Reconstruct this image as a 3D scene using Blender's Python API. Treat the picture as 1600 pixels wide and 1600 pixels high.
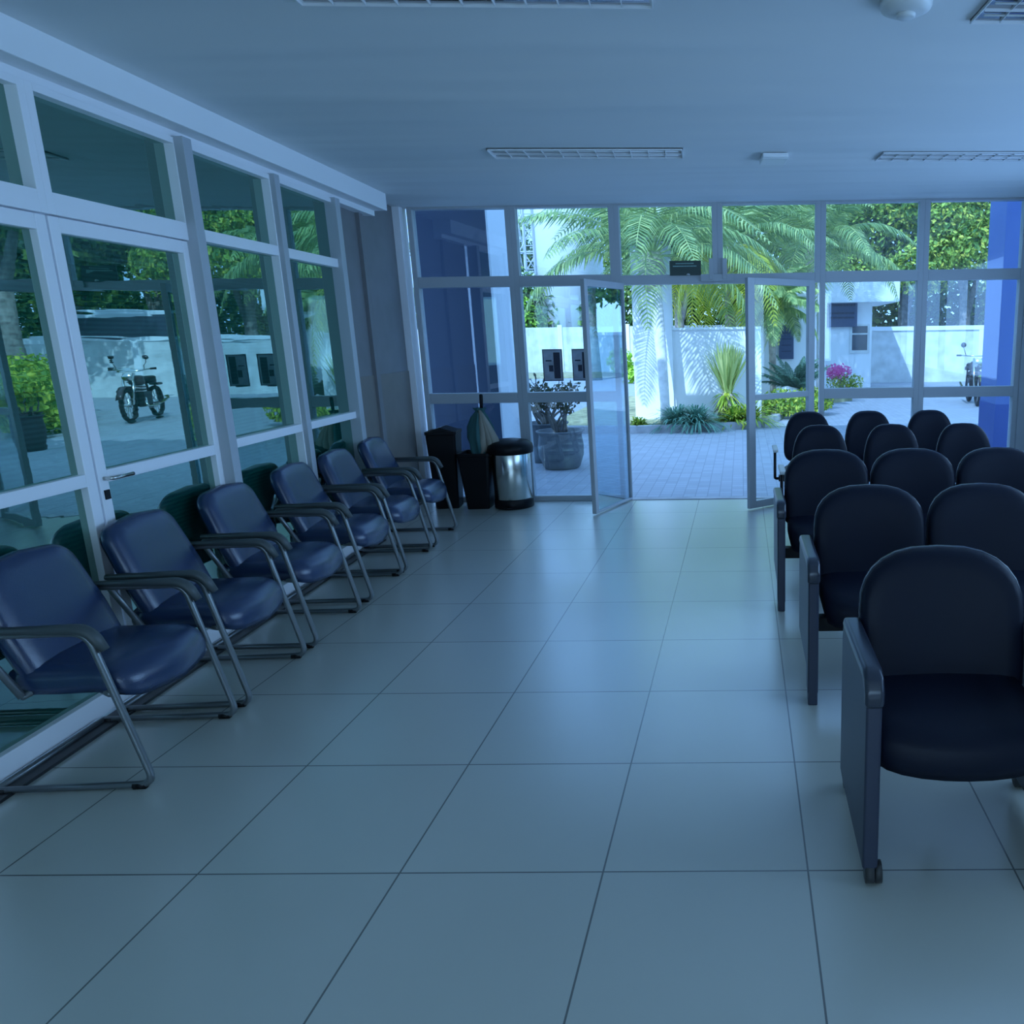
import bpy, bmesh, math, random
from mathutils import Vector, Matrix
for o in list(bpy.data.objects): bpy.data.objects.remove(o)
SC = bpy.context.scene
COL = SC.collection
R = random.Random(7)
pi = math.pi

# ------------------------------------------------------------ camera
F, PX, PITCH, ROLL, YAW, H = 1231.88, 1147.2, .2210, -.0142, -.0122, 1.5313
cy, sy = math.cos(YAW), math.sin(YAW)
ex = Vector((cy, -sy, 0)); ey = Vector((sy, cy, 0)); ez = Vector((0, 0, 1))
eup = math.sin(PITCH)*ey + math.cos(PITCH)*ez
fw = math.cos(PITCH)*ey - math.sin(PITCH)*ez
cr, sr = math.cos(ROLL), math.sin(ROLL)
eu = cr*ex + sr*eup; ev = -sr*ex + cr*eup
cd = bpy.data.cameras.new('camera'); cam = bpy.data.objects.new('camera', cd); COL.objects.link(cam)
m = Matrix.Identity(4)
for i in range(3):
    m[i][0] = eu[i]; m[i][1] = ev[i]; m[i][2] = -fw[i]
m[2][3] = H
cam.matrix_world = m
cd.sensor_width = 36; cd.lens = 36*F/1600; cd.shift_x = (800-PX)/1600; cd.clip_start = .05; cd.clip_end = 400
SC.camera = cam

# ------------------------------------------------------------ light and exposure
TINT = (.25, .51, 1.0)
SC.view_settings.view_transform = 'Standard'; SC.view_settings.look = 'None'
SC.view_settings.exposure = 0.58; SC.view_settings.gamma = 1.0
w = bpy.data.worlds.new('sky'); SC.world = w; w.use_nodes = True
bg = w.node_tree.nodes['Background']; bg.inputs[0].default_value = (*TINT, 1); bg.inputs[1].default_value = 2.3
sl = bpy.data.lights.new('sun', 'SUN'); sl.energy = 5.2; sl.color = (.36, .55, .85); sl.angle = .01
sun = bpy.data.objects.new('sun', sl); COL.objects.link(sun)
sun.rotation_euler = Vector((.32, .78, -.72)).to_track_quat('-Z', 'Y').to_euler()
def area(name, loc, d, sx, sz, e, col):
    l = bpy.data.lights.new(name, 'AREA'); l.shape = 'RECTANGLE'; l.size = sx; l.size_y = sz; l.energy = e; l.color = col
    o = bpy.data.objects.new(name, l); COL.objects.link(o); o.location = loc
    o.rotation_euler = Vector(d).to_track_quat('-Z', 'Y').to_euler(); return o
area('side_fill_light', (2.84, 3.9, 1.65), (-1, .05, -.22), 5.2, 1.25, 22, (.34, .60, .94)).data.spread = math.radians(115)  # added fill from the right, shining through a made-up window opening
area('rear_fill_light', (-.3, -3.7, 1.7), (0, 1, .25), 4.6, 1.5, 27, (.54, .78, .76))  # added fill behind the camera, set at a made-up rear opening

# ------------------------------------------------------------ materials
def new(name):
    mt = bpy.data.materials.new(name); mt.use_nodes = True
    nt = mt.node_tree; return mt, nt, nt.nodes['Principled BSDF']
def N(nt, t, **k):
    n = nt.nodes.new(t)
    for a, b in k.items(): setattr(n, a, b)
    return n
def mat(name, c, rough=.5, metal=0, spec=.5, var=0, vs=6, bump=0, bs=60, coat=0):
    mt, nt, b = new(name)
    b.inputs['Base Color'].default_value = (*c, 1); b.inputs['Roughness'].default_value = rough
    b.inputs['Metallic'].default_value = metal; b.inputs['Specular IOR Level'].default_value = spec
    b.inputs['Coat Weight'].default_value = coat
    if var or bump:
        tc = N(nt, 'ShaderNodeTexCoord')
    if var:
        no = N(nt, 'ShaderNodeTexNoise'); no.inputs['Scale'].default_value = vs; no.inputs['Detail'].default_value = 5
        nt.links.new(tc.outputs['Object'], no.inputs['Vector'])
        r = N(nt, 'ShaderNodeValToRGB')
        r.color_ramp.elements[0].position = .3; r.color_ramp.elements[1].position = .7
        r.color_ramp.elements[0].color = (*[max(0, x*(1-var)) for x in c], 1)
        r.color_ramp.elements[1].color = (*[min(1, x*(1+var)) for x in c], 1)
        nt.links.new(no.outputs['Fac'], r.inputs[0]); nt.links.new(r.outputs[0], b.inputs['Base Color'])
    if bump:
        n2 = N(nt, 'ShaderNodeTexNoise'); n2.inputs['Scale'].default_value = bs; n2.inputs['Detail'].default_value = 3
        nt.links.new(tc.outputs['Object'], n2.inputs['Vector'])
        bp = N(nt, 'ShaderNodeBump'); bp.inputs['Strength'].default_value = bump; bp.inputs['Distance'].default_value = .004
        nt.links.new(n2.outputs['Fac'], bp.inputs['Height']); nt.links.new(bp.outputs[0], b.inputs['Normal'])
    return mt
def leafmat(name, c1, c2, c3=None, rough=.5, trans=.25):
    mt, nt, b = new(name)
    g = N(nt, 'ShaderNodeNewGeometry'); r = N(nt, 'ShaderNodeValToRGB')
    e = r.color_ramp.elements
    e[0].color = (*c1, 1); e[1].color = (*c2, 1)
    if c3:
        e[1].position = .75; q = e.new(1.0); q.color = (*c3, 1)
    nt.links.new(g.outputs['Random Per Island'], r.inputs[0]); nt.links.new(r.outputs[0], b.inputs['Base Color'])
    b.inputs['Roughness'].default_value = rough; b.inputs['Specular IOR Level'].default_value = .3
    out = nt.nodes['Material Output']; tl = N(nt, 'ShaderNodeBsdfTranslucent'); mx = N(nt, 'ShaderNodeMixShader')
    mx.inputs[0].default_value = trans
    nt.links.new(r.outputs[0], tl.inputs[0]); nt.links.new(b.outputs[0], mx.inputs[1]); nt.links.new(tl.outputs[0], mx.inputs[2])
    nt.links.new(mx.outputs[0], out.inputs[0]); return mt
def schlick(nt, r0):
    lw = N(nt, 'ShaderNodeLayerWeight'); lw.inputs[0].default_value = .5
    pw = N(nt, 'ShaderNodeMath', operation='POWER'); pw.inputs[1].default_value = 5
    ma = N(nt, 'ShaderNodeMath', operation='MULTIPLY_ADD'); ma.inputs[1].default_value = 1-r0; ma.inputs[2].default_value = r0
    nt.links.new(lw.outputs['Facing'], pw.inputs[0]); nt.links.new(pw.outputs[0], ma.inputs[0]); return ma
def glassmat(name, tint, r0):
    mt, nt, b = new(name); nt.nodes.remove(b); out = nt.nodes['Material Output']
    ma = schlick(nt, r0)
    t = N(nt, 'ShaderNodeBsdfTransparent'); t.inputs[0].default_value = (*tint, 1)
    g = N(nt, 'ShaderNodeBsdfGlossy'); g.inputs['Roughness'].default_value = 0.0; g.inputs[0].default_value = (.95, .98, 1, 1)
    mx = N(nt, 'ShaderNodeMixShader'); nt.links.new(ma.outputs[0], mx.inputs[0])
    nt.links.new(t.outputs[0], mx.inputs[1]); nt.links.new(g.outputs[0], mx.inputs[2]); nt.links.new(mx.outputs[0], out.inputs[0]); return mt
def darkpane(name):
    mt, nt, b = new(name); out = nt.nodes['Material Output']
    tc = N(nt, 'ShaderNodeTexCoord'); wv = N(nt, 'ShaderNodeTexWave', bands_direction='Z'); wv.inputs['Scale'].default_value = 16; wv.inputs['Distortion'].default_value = .6
    nt.links.new(tc.outputs['Object'], wv.inputs['Vector'])
    r = N(nt, 'ShaderNodeValToRGB'); r.color_ramp.elements[0].color = (.002, .034, .027, 1); r.color_ramp.elements[1].color = (.005, .075, .056, 1)
    nt.links.new(wv.outputs['Fac'], r.inputs[0]); nt.links.new(r.outputs[0], b.inputs['Base Color'])
    b.inputs['Roughness'].default_value = .6; b.inputs['Specular IOR Level'].default_value = 0
    n2 = N(nt, 'ShaderNodeTexNoise'); mp = N(nt, 'ShaderNodeMapping'); mp.inputs['Scale'].default_value = (1, 1, 14)
    nt.links.new(tc.outputs['Object'], mp.inputs[0]); nt.links.new(mp.outputs[0], n2.inputs['Vector']); n2.inputs['Scale'].default_value = 1.3
    bp = N(nt, 'ShaderNodeBump'); bp.inputs['Strength'].default_value = .10; bp.inputs['Distance'].default_value = .002; nt.links.new(n2.outputs['Fac'], bp.inputs['Height'])
    g = N(nt, 'ShaderNodeBsdfGlossy'); g.inputs['Roughness'].default_value = .01; g.inputs[0].default_value = (.66, .95, .84, 1)
    nt.links.new(bp.outputs[0], g.inputs['Normal'])
    fr = schlick(nt, .33)
    mx = N(nt, 'ShaderNodeMixShader'); nt.links.new(fr.outputs[0], mx.inputs[0]); nt.links.new(b.outputs[0], mx.inputs[1]); nt.links.new(g.outputs[0], mx.inputs[2])
    nt.links.new(mx.outputs[0], out.inputs[0]); return mt
def gridmat(name, c, grout, x0, y0, s, gw, rough, var):
    mt, nt, b = new(name); tc = N(nt, 'ShaderNodeTexCoord'); sp = N(nt, 'ShaderNodeSeparateXYZ'); nt.links.new(tc.outputs['Object'], sp.inputs[0])
    d = []
    def mm(op, a, v=None, v2=None):
        n = N(nt, 'ShaderNodeMath', operation=op)
        if hasattr(a, 'links'): nt.links.new(a, n.inputs[0])
        else: n.inputs[0].default_value = a
        if v is not None:
            if hasattr(v, 'links'): nt.links.new(v, n.inputs[1])
            else: n.inputs[1].default_value = v
        return n.outputs[0]
    cells = []
    for ax, off in (('X', x0), ('Y', y0)):
        q = mm('DIVIDE', mm('SUBTRACT', sp.outputs[ax], off), s); fl = mm('FLOOR', q); cells.append(fl)
        fr = mm('SUBTRACT', q, fl); d.append(mm('MINIMUM', fr, mm('SUBTRACT', 1.0, fr)))
    dist = mm('MINIMUM', d[0], d[1]); g = mm('LESS_THAN', dist, gw/2/s)
    cb = N(nt, 'ShaderNodeCombineXYZ'); nt.links.new(cells[0], cb.inputs[0]); nt.links.new(cells[1], cb.inputs[1])
    wn = N(nt, 'ShaderNodeTexWhiteNoise', noise_dimensions='3D'); nt.links.new(cb.outputs[0], wn.inputs['Vector'])
    no = N(nt, 'ShaderNodeTexNoise'); no.inputs['Scale'].default_value = 3; no.inputs['Detail'].default_value = 6; nt.links.new(tc.outputs['Object'], no.inputs['Vector'])
    v = mm('ADD', mm('MULTIPLY', wn.outputs['Value'], .5), mm('MULTIPLY', no.outputs['Fac'], .5))
    r = N(nt, 'ShaderNodeValToRGB'); r.color_ramp.elements[0].color = (*[x*(1-var) for x in c], 1); r.color_ramp.elements[1].color = (*[x*(1+var) for x in c], 1)
    nt.links.new(v, r.inputs[0])
    mx = N(nt, 'ShaderNodeMix', data_type='RGBA'); nt.links.new(g, mx.inputs['Factor']); nt.links.new(r.outputs[0], mx.inputs['A']); mx.inputs['B'].default_value = (*grout, 1)
    nt.links.new(mx.outputs['Result'], b.inputs['Base Color'])
    b.inputs['Roughness'].default_value = rough
    bp = N(nt, 'ShaderNodeBump', invert=True); bp.inputs['Strength'].default_value = .3; bp.inputs['Distance'].default_value = .002
    nt.links.new(g, bp.inputs['Height']); nt.links.new(bp.outputs[0], b.inputs['Normal'])
    return mt, b
def plastermat(name, c):
    mt, nt, b = new(name); b.inputs['Base Color'].default_value = (*c, 1); b.inputs['Roughness'].default_value = .75
    tc = N(nt, 'ShaderNodeTexCoord'); mp = N(nt, 'ShaderNodeMapping'); mp.inputs['Scale'].default_value = (.22, 1.5, 1); no = N(nt, 'ShaderNodeTexNoise')
    no.inputs['Scale'].default_value = 1.0; no.inputs['Detail'].default_value = 2
    nt.links.new(tc.outputs['Object'], mp.inputs[0]); nt.links.new(mp.outputs[0], no.inputs['Vector'])
    bp = N(nt, 'ShaderNodeBump'); bp.inputs['Strength'].default_value = 1.0; bp.inputs['Distance'].default_value = .10
    nt.links.new(no.outputs['Fac'], bp.inputs['Height']); nt.links.new(bp.outputs[0], b.inputs['Normal']); return mt

M = {}
M['tile'], tb = gridmat('floor_tile', (.50, .51, .45), (.10, .10, .09), -1.024, 2.021, .6, .0055, .30, .06)
tb.inputs['Specular IOR Level'].default_value = .85; tb.inputs['Coat Weight'].default_value = 1.0; tb.inputs['Coat Roughness'].default_value = .27; tb.inputs['Coat IOR'].default_value = 2.0
M['ceil'] = plastermat('ceiling_plaster', (.74, .76, .76))
M['beam'] = mat('beam_paint', (.84, .85, .86), .6)
M['grey'] = mat('grey_wall_paint', (.20, .20, .205), .7, var=.05)
M['wains'] = mat('wainscot_paint', (.19, .17, .15), .6, var=.05)
M['wall'] = mat('interior_wall_paint', (.62, .64, .64), .7)
M['alu'] = mat('white_aluminium', (.86, .86, .88), .35, spec=.5)
M['alud'] = mat('grey_aluminium', (.42, .45, .48), .4, spec=.5)
M['gran'] = mat('black_granite', (.012, .013, .015), .35, var=.4, vs=80)
M['glass'] = glassmat('clear_glass', (.85, .90, .925), .085)
M['glassr'] = glassmat('clear_door_glass', (.97, .99, .98), .03)
M['glassd'] = glassmat('blue_door_glass', (.50, .72, .80), .38)
M['pane'] = darkpane('green_mirror_glass')
M['vinyl'] = mat('navy_vinyl', (.0125, .030, .082), .25, spec=.75, bump=.15, bs=300)
M['vinyld'] = mat('dark_navy_vinyl', (.005, .0075, .018), .48, spec=.18, bump=.10, bs=300)
M['shell'] = mat('navy_plastic', (.018, .025, .042), .26, spec=.85)
M['panel'] = mat('navy_laminate', (.024, .030, .055), .42)
M['tube'] = mat('grey_steel_tube', (.16, .18, .19), .32, metal=.6)
M['armp'] = mat('dark_grey_rubber', (.055, .068, .07), .45)
M['armd'] = mat('navy_arm_vinyl', (.022, .028, .046), .28, spec=.6)
M['blk'] = mat('black_plastic', (.003, .003, .004), .45, spec=.22)
M['cast'] = mat('caster_rubber', (.03, .03, .03), .5)
M['steel'] = mat('brushed_stainless', (.62, .62, .58), .22, metal=1)
M['paper'] = mat('printed_poster_paper', (.42, .46, .55), .6, var=.3, vs=9)
M['sgreen'] = mat('dark_green_sign', (.006, .035, .03), .4)
M['ink'] = mat('pale_lettering', (.25, .45, .40), .5)
M['lamp'] = mat('lamp_enamel', (.70, .72, .74), .3)
M['refl'] = mat('lamp_reflector', (.40, .40, .42), .12, metal=1)
M['tubeg'] = mat('fluorescent_tube', (.85, .87, .88), .25)
M['wplast'] = mat('white_plastic', (.62, .64, .64), .4)
M['pave'], _ = gridmat('block_paving', (.34, .36, .39), (.24, .26, .28), 0, 0, .12, .008, .75, .16)
M['white'] = mat('white_masonry', (.80, .82, .82), .85, var=.04, vs=2)
M['conc'] = mat('pale_concrete', (.62, .64, .62), .9, var=.18, vs=3)
M['tankw'] = mat('tank_white', (.84, .85, .85), .5)
M['soil'] = mat('dry_grass_soil', (.36, .34, .18), .95, var=.4, vs=5)
M['curb'] = mat('curb_concrete', (.40, .40, .40), .9, var=.2, vs=6)
M['bluep'] = mat('blue_column_paint', (.10, .17, .42), .6)
M['blued'] = mat('dark_blue_column_paint', (.025, .07, .30), .6)
M['blueshade'] = mat('shaded_blue_column_paint', (.018, .035, .075), .6)  # column blue darkened to carry the shade on the left column
M['trunk'] = mat('palm_trunk_bark', (.42, .37, .30), .95, var=.35, vs=9, bump=.8, bs=25)
M['trunkw'] = mat('whitewashed_trunk', (.72, .70, .66), .95, var=.15, vs=9)
M['bark'] = mat('tree_bark', (.22, .20, .17), .95, var=.4, vs=8, bump=.8, bs=20)
M['palmg'] = leafmat('palm_leaflets', (.16, .28, .09), (.44, .56, .18), (.58, .64, .22))
M['palmy'] = leafmat('yellow_palm_leaflets', (.38, .46, .05), (.62, .62, .07), (.75, .66, .06))
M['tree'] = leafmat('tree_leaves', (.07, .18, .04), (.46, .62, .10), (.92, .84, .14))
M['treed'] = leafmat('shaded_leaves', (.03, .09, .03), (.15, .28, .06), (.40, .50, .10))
M['hedge'] = leafmat('hedge_leaves', (.10, .24, .03), (.42, .52, .06), (.66, .66, .08))
M['lime'] = leafmat('lime_leaves', (.30, .55, .05), (.50, .75, .08))
M['blueg'] = leafmat('blue_green_blades', (.10, .26, .20), (.25, .45, .32))
M['yucca'] = leafmat('yucca_blades', (.34, .46, .14), (.60, .66, .24), (.70, .72, .30))
M['cyc'] = leafmat('cycad_leaflets', (.05, .13, .09), (.16, .28, .18))
M['pink'] = leafmat('pink_petals', (.80, .06, .40), (.95, .25, .62))
M['sparse'] = leafmat('desert_rose_leaves', (.06, .08, .04), (.16, .14, .08))
M['pot'] = mat('grey_stone_pot', (.17, .19, .20), .8, var=.15, vs=12)
M['potd'] = mat('dark_pot', (.06, .05, .05), .7)
M['cloth'] = mat('beige_umbrella_cloth', (.30, .28, .23), .8)
M['clotht'] = mat('teal_umbrella_cloth', (.03, .11, .11), .8)
M['sign'] = mat('dark_blue_sign', (.05, .07, .14), .5)
M['signt'] = mat('sign_lettering', (.012, .018, .05), .5)
M['wind'] = mat('window_dark_glass', (.03, .04, .06), .15)
M['bike'] = mat('motorcycle_black', (.02, .02, .022), .35)
M['biker'] = mat('motorcycle_plastic', (.05, .035, .035), .3)
M['rubber'] = mat('tyre_rubber', (.012, .012, .013), .8)
M['vanw'] = mat('van_white_paint', (.70, .73, .76), .3)

# ------------------------------------------------------------ mesh builder
class MB:
    def __init__(s): s.v = []; s.f = []
    def add(s, vs, fs):
        k = len(s.v); s.v += [tuple(p) for p in vs]; s.f += [tuple(i+k for i in f) for f in fs]; return s
    def box(s, a, b):
        x0, y0, z0 = a; x1, y1, z1 = b
        return s.add([(x0,y0,z0),(x1,y0,z0),(x1,y1,z0),(x0,y1,z0),(x0,y0,z1),(x1,y0,z1),(x1,y1,z1),(x0,y1,z1)],
                     [(0,3,2,1),(4,5,6,7),(0,1,5,4),(1,2,6,5),(2,3,7,6),(3,0,4,7)])
    def tube(s, pts, r, n=10, cap=True):
        pts = [Vector(p) for p in pts]; rr = r if isinstance(r, (list, tuple)) else [r]*len(pts)
        up = None; rings = []
        for i, p in enumerate(pts):
            t = (pts[min(i+1, len(pts)-1)] - pts[max(i-1, 0)]).normalized()
            if up is None:
                up = Vector((0, 0, 1)) if abs(t.z) < .9 else Vector((1, 0, 0))
            a = t.cross(up).normalized(); up = a.cross(t).normalized()
            rings.append([p + rr[i]*(math.cos(2*pi*j/n)*a + math.sin(2*pi*j/n)*up) for j in range(n)])
        vs = [q for g in rings for q in g]; fs = []
        for i in range(len(rings)-1):
            for j in range(n):
                fs.append((i*n+j, i*n+(j+1) % n, (i+1)*n+(j+1) % n, (i+1)*n+j))
        if cap: fs += [tuple(range(n))[::-1], tuple((len(rings)-1)*n+j for j in range(n))]
        return s.add(vs, fs)
    def lathe(s, prof, n=32, c=(0, 0, 0), sq=1.0):
        vs = []; fs = []; m_ = len(prof)
        for r, z in prof:
            for j in range(n):
                a = 2*pi*j/n; vs.append((c[0]+r*math.cos(a), c[1]+sq*r*math.sin(a), c[2]+z))
        for i in range(m_-1):
            for j in range(n): fs.append((i*n+j, i*n+(j+1) % n, (i+1)*n+(j+1) % n, (i+1)*n+j))
        if prof[0][0] > 1e-4: fs.append(tuple(range(n))[::-1])
        if prof[-1][0] > 1e-4: fs.append(tuple((m_-1)*n+j for j in range(n)))
        return s.add(vs, fs)
    def prism(s, poly, f0, f1):
        n = len(poly); vs = [f0(p) for p in poly] + [f1(p) for p in poly]
        fs = [tuple(range(n)), tuple(range(n, 2*n))[::-1]] + [(i, i+n, (i+1) % n+n, (i+1) % n) for i in range(n)]
        return s.add(vs, fs)
    def cushion(s, outline, rings, fn, ctr):
        """outline scaled toward ctr ring by ring: rings = [(scale, depth)], fn(u,v,d)->point"""
        n = len(outline); vs = []; fs = []
        for sc, d in rings:
            for u, v in outline: vs.append(fn(ctr[0]+(u-ctr[0])*sc, ctr[1]+(v-ctr[1])*sc, d))
        for i in range(len(rings)-1):
            for j in range(n): fs.append((i*n+j, i*n+(j+1) % n, (i+1)*n+(j+1) % n, (i+1)*n+j))
        fs += [tuple(range(n))[::-1], tuple((len(rings)-1)*n+j for j in range(n))]
        return s.add(vs, fs)
    def quad(s, a, b, c, d): return s.add([a, b, c, d], [(0, 1, 2, 3)])
    def build(s, name, m_, parent=None, smooth=False, bevel=0, sub=0, loc=None):
        me = bpy.data.meshes.new(name); me.from_pydata(s.v, [], s.f); me.validate()
        bm = bmesh.new(); bm.from_mesh(me); bmesh.ops.recalc_face_normals(bm, faces=bm.faces)
        bm.to_mesh(me); bm.free()
        me.materials.append(M[m_]); o = bpy.data.objects.new(name, me); COL.objects.link(o)
        if parent: o.parent = parent
        if loc: o.location = loc
        if smooth:
            for p in me.polygons: p.use_smooth = True
        if bevel:
            b = o.modifiers.new('bevel', 'BEVEL'); b.width = bevel; b.segments = 3; b.limit_method = 'ANGLE'
            for p in me.polygons: p.use_smooth = True
            wn = o.modifiers.new('wn', 'WEIGHTED_NORMAL'); wn.keep_sharp = True
        if sub:
            q = o.modifiers.new('sub', 'SUBSURF'); q.levels = sub; q.render_levels = sub
            for p in me.polygons: p.use_smooth = True
        return o
def raw(name, vs, fs, m_, parent=None, loc=None):
    me = bpy.data.meshes.new(name); me.from_pydata([tuple(v) for v in vs], [], fs); me.materials.append(M[m_])
    o = bpy.data.objects.new(name, me); COL.objects.link(o)
    if parent: o.parent = parent
    if loc: o.location = loc
    return o
def empty(name, loc=(0, 0, 0), rz=0):
    o = bpy.data.objects.new(name, None); COL.objects.link(o); o.location = loc; o.rotation_euler = (0, 0, rz); o.empty_display_size = .1; return o
def tag(o, label, cat, group=None):
    o['label'] = label; o['category'] = cat
    if group: o['group'] = group
    return o
def struct(o, label=None, cat=None):
    o['kind'] = 'structure'
    if label: o['label'] = label; o['category'] = cat
    return o
def copy_tree(o, parent=None):
    c = o.copy(); COL.objects.link(c)
    if parent: c.parent = parent
    for ch in list(o.children): copy_tree(ch, c)
    return c
def arc(c, r, a0, a1, n):
    return [(c[0]+r*math.cos(a0+(a1-a0)*i/n), c[1]+r*math.sin(a0+(a1-a0)*i/n)) for i in range(n+1)]
def bend(pts, r, n=5):
    """round the corners of a polyline"""
    P = [Vector(p) for p in pts]; out = [P[0]]
    for i in range(1, len(P)-1):
        a = (P[i-1]-P[i]); b = (P[i+1]-P[i]); k = min(r, a.length*.45, b.length*.45)
        p0 = P[i]+a.normalized()*k; p2 = P[i]+b.normalized()*k
        for j in range(n+1):
            t = j/n; out.append((1-t)**2*p0 + 2*t*(1-t)*P[i] + t*t*p2)
    out.append(P[-1]); return out

# building axes: local x points into the room, local y runs along the left glazing
ANG = .0687; P0 = Vector((-2.55, 2.5, 0)); DN = Vector((math.cos(ANG), math.sin(ANG), 0)); DD = Vector((-math.sin(ANG), math.cos(ANG), 0))
GL = -.127; ZC = 2.675; YF = 7.43
def axis_empty(name, off=0, s=0, z=0):
    return empty(name, P0 + DN*off + DD*s + Vector((0, 0, z)), ANG)

# ------------------------------------------------------------ room shell
struct(raw('floor', [(-3.6, -4.2, 0), (2.75, -4.2, 0), (2.75, 7.47, 0), (-3.6, 7.47, 0), (-3.6, -4.2, -.12), (2.75, -4.2, -.12), (2.75, 7.47, -.12), (-3.6, 7.47, -.12)],
    [(0, 1, 2, 3), (4, 7, 6, 5), (0, 4, 5, 1), (1, 5, 6, 2), (2, 6, 7, 3), (3, 7, 4, 0)], 'tile'))
struct(MB().box((-3.9, -4.2, ZC), (2.9, 7.48, ZC+.12)).build('ceiling', 'ceil'))
b = MB(); b.box((2.64, -4.2, 0), (2.78, 7.40, .98)); b.box((2.64, -4.2, 2.32), (2.78, 7.40, ZC)); b.box((2.64, -4.2, .98), (2.78, 1.25, 2.32)); b.box((2.64, 6.55, .98), (2.78, 7.40, 2.32))  # opening cut to let the added side fill in
struct(b.build('wall_right', 'wall'))
b = MB(); b.box((-3.6, -4.2, 0), (2.78, -4.06, .9)); b.box((-3.6, -4.2, 2.5), (2.78, -4.06, ZC)); b.box((-3.6, -4.2, .9), (-2.7, -4.06, 2.5)); b.box((2.1, -4.2, .9), (2.78, -4.06, 2.5))  # opening left for the added rear fill
struct(b.build('wall_back', 'wall'))
ax = axis_empty('wall_left'); struct(ax)
MB().box((GL-.25, 3.49, 0), (GL-.06, 4.86, ZC)).build('painted_wall', 'grey', ax)
MB().box((GL-.06, 3.49, 0), (GL-.052, 4.02, 1.25)).build('wainscot', 'wains', ax)
MB().box((GL-.06, 4.10, 0), (GL-.052, 4.86, 1.25)).build('wainscot', 'wains', ax)
MB().box((GL-.06, 4.02, 0), (GL-.03, 4.10, ZC)).build('pilaster', 'grey', ax)
MB().box((GL-.3, -6.5, 0), (GL-.02, -1.94, ZC)).build('painted_wall', 'wall', ax)
ax = axis_empty('trim_1'); struct(ax)
MB().box((GL-.3, -6.0, 2.545), (-.005, 4.22, ZC+.02)).build('beam', 'beam', ax, bevel=.004)
MB().box((GL-.12, -1.94, 2.505), (GL+.02, 4.22, 2.548)).build('head_trim', 'alu', ax, bevel=.003)
ax = axis_empty('baseboard_left'); struct(ax)
MB().box((GL+.037, -1.9, 0), (-.012, 3.46, .012)).build('granite_strip', 'gran', ax)

# --- left glazing: bays with their frames and dark green panes
S = [-1.94, -1.05, -.16, .743, 1.667, 2.57, 3.43]
HW = .038
def bay_frame(b, s0, s1, z0, z1, x0, x1, rails, hw=HW, top=.03, bot=.09):
    b.box((x0, s0, z0), (x1, s0+hw, z1)); b.box((x0, s1-hw, z0), (x1, s1, z1))
    b.box((x0, s0+hw, z0), (x1, s1-hw, z0+bot)); b.box((x0, s0+hw, z1-top), (x1, s1-hw, z1))
    for ra, rb in rails: b.box((x0, s0+hw, ra), (x1, s1-hw, rb))
def pane(root, s0, s1, z0, z1, x, m_='pane'):
    MB().box((x-.003, s0, z0), (x+.003, s1, z1)).build('glass_pane', m_, root)
wn = 1; dn = 0
r = empty('window_1', (2.71, 1.25, .98)); struct(r); b = MB()  # made-up window around the added side fill, out of view
for y in (0, 1.31, 2.63, 3.95, 5.25): b.box((-.04, y, 0), (.04, y+.05, 1.34))
b.box((-.04, .05, 0), (.04, 5.25, .05)); b.box((-.04, .05, 1.29), (.04, 5.25, 1.34)); b.build('window_frame', 'alu', r)
for i in range(6):
    s0, s1 = S[i], S[i+1]
    if i in (2, 3):
        wn += 1; r = axis_empty('window_%d' % wn); struct(r)
        b = MB(); bay_frame(b, s0, s1, 2.03, 2.51, GL-.05, GL+.03, [], bot=.085)
        b.box((GL-.05, s0 if i == 3 else s0+.001, 0), (GL+.03, s0+.012, 2.03)) if i == 2 else None
        if i == 3: b.box((GL-.05, s1-.02, 0), (GL+.03, s1, 2.03))
        b.build('window_frame', 'alu', r, bevel=.002); pane(r, s0+HW, s1-HW, 2.11, 2.485, GL-.02)
        dn += 1; r = axis_empty('door_%d' % dn); struct(r)
        d0, d1 = (s0+.014, s1-.008) if i == 2 else (s0+.004, s1-.022)
        b = MB(); bay_frame(b, d0, d1, .012, 2.025, GL-.04, GL+.02, [(.955, 1.008)], hw=.055, top=.06, bot=.085)
        b.build('door_frame', 'alu', r, bevel=.003)
        pane(r, d0+.055, d1-.055, .095, .957, GL-.012); pane(r, d0+.055, d1-.055, 1.006, 1.967, GL-.012)
        if i == 3:
            h = MB(); h.tube(bend([(GL+.02, d0+.03, .975), (GL+.06, d0+.03, .975), (GL+.062, d0+.15, .975)], .015), .008); h.build('door_handle', 'steel', r, smooth=True)
            MB().box((GL+.02, d0+.016, .885), (GL+.026, d0+.044, .925)).build('lock_plate', 'blk', r)
    else:
        wn += 1; r = axis_empty('window_%d' % wn); struct(r)
        b = MB(); bay_frame(b, s0, s1, 0, 2.51, GL-.05, GL+.03, [(.965, 1.014), (2.04, 2.10)]); b.build('window_frame', 'alu', r, bevel=.002)
        for za, zb in ((.09, .965), (1.014, 2.04), (2.10, 2.48)): pane(r, s0+HW, s1-HW, za, zb, GL-.02)
ax = axis_empty('trim_2'); struct(ax)       # the stout mullion between door and fixed glazing, and the end post
MB().box((GL-.05, S[4]-.035, 0), (GL+.075, S[4]+.035, 2.515)).build('mullion', 'alud', ax, bevel=.003)
ax = axis_empty('trim_3'); struct(ax)
MB().box((GL-.05, S[5]-.03, 0), (GL+.06, S[5]+.03, 2.515)).build('mullion', 'alud', ax, bevel=.003)
ax = axis_empty('trim_4'); struct(ax)
MB().box((GL-.05, S[6]-.05, 0), (GL+.06, S[6]+.025, 2.515)).build('mullion', 'alud', ax, bevel=.003)

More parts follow.
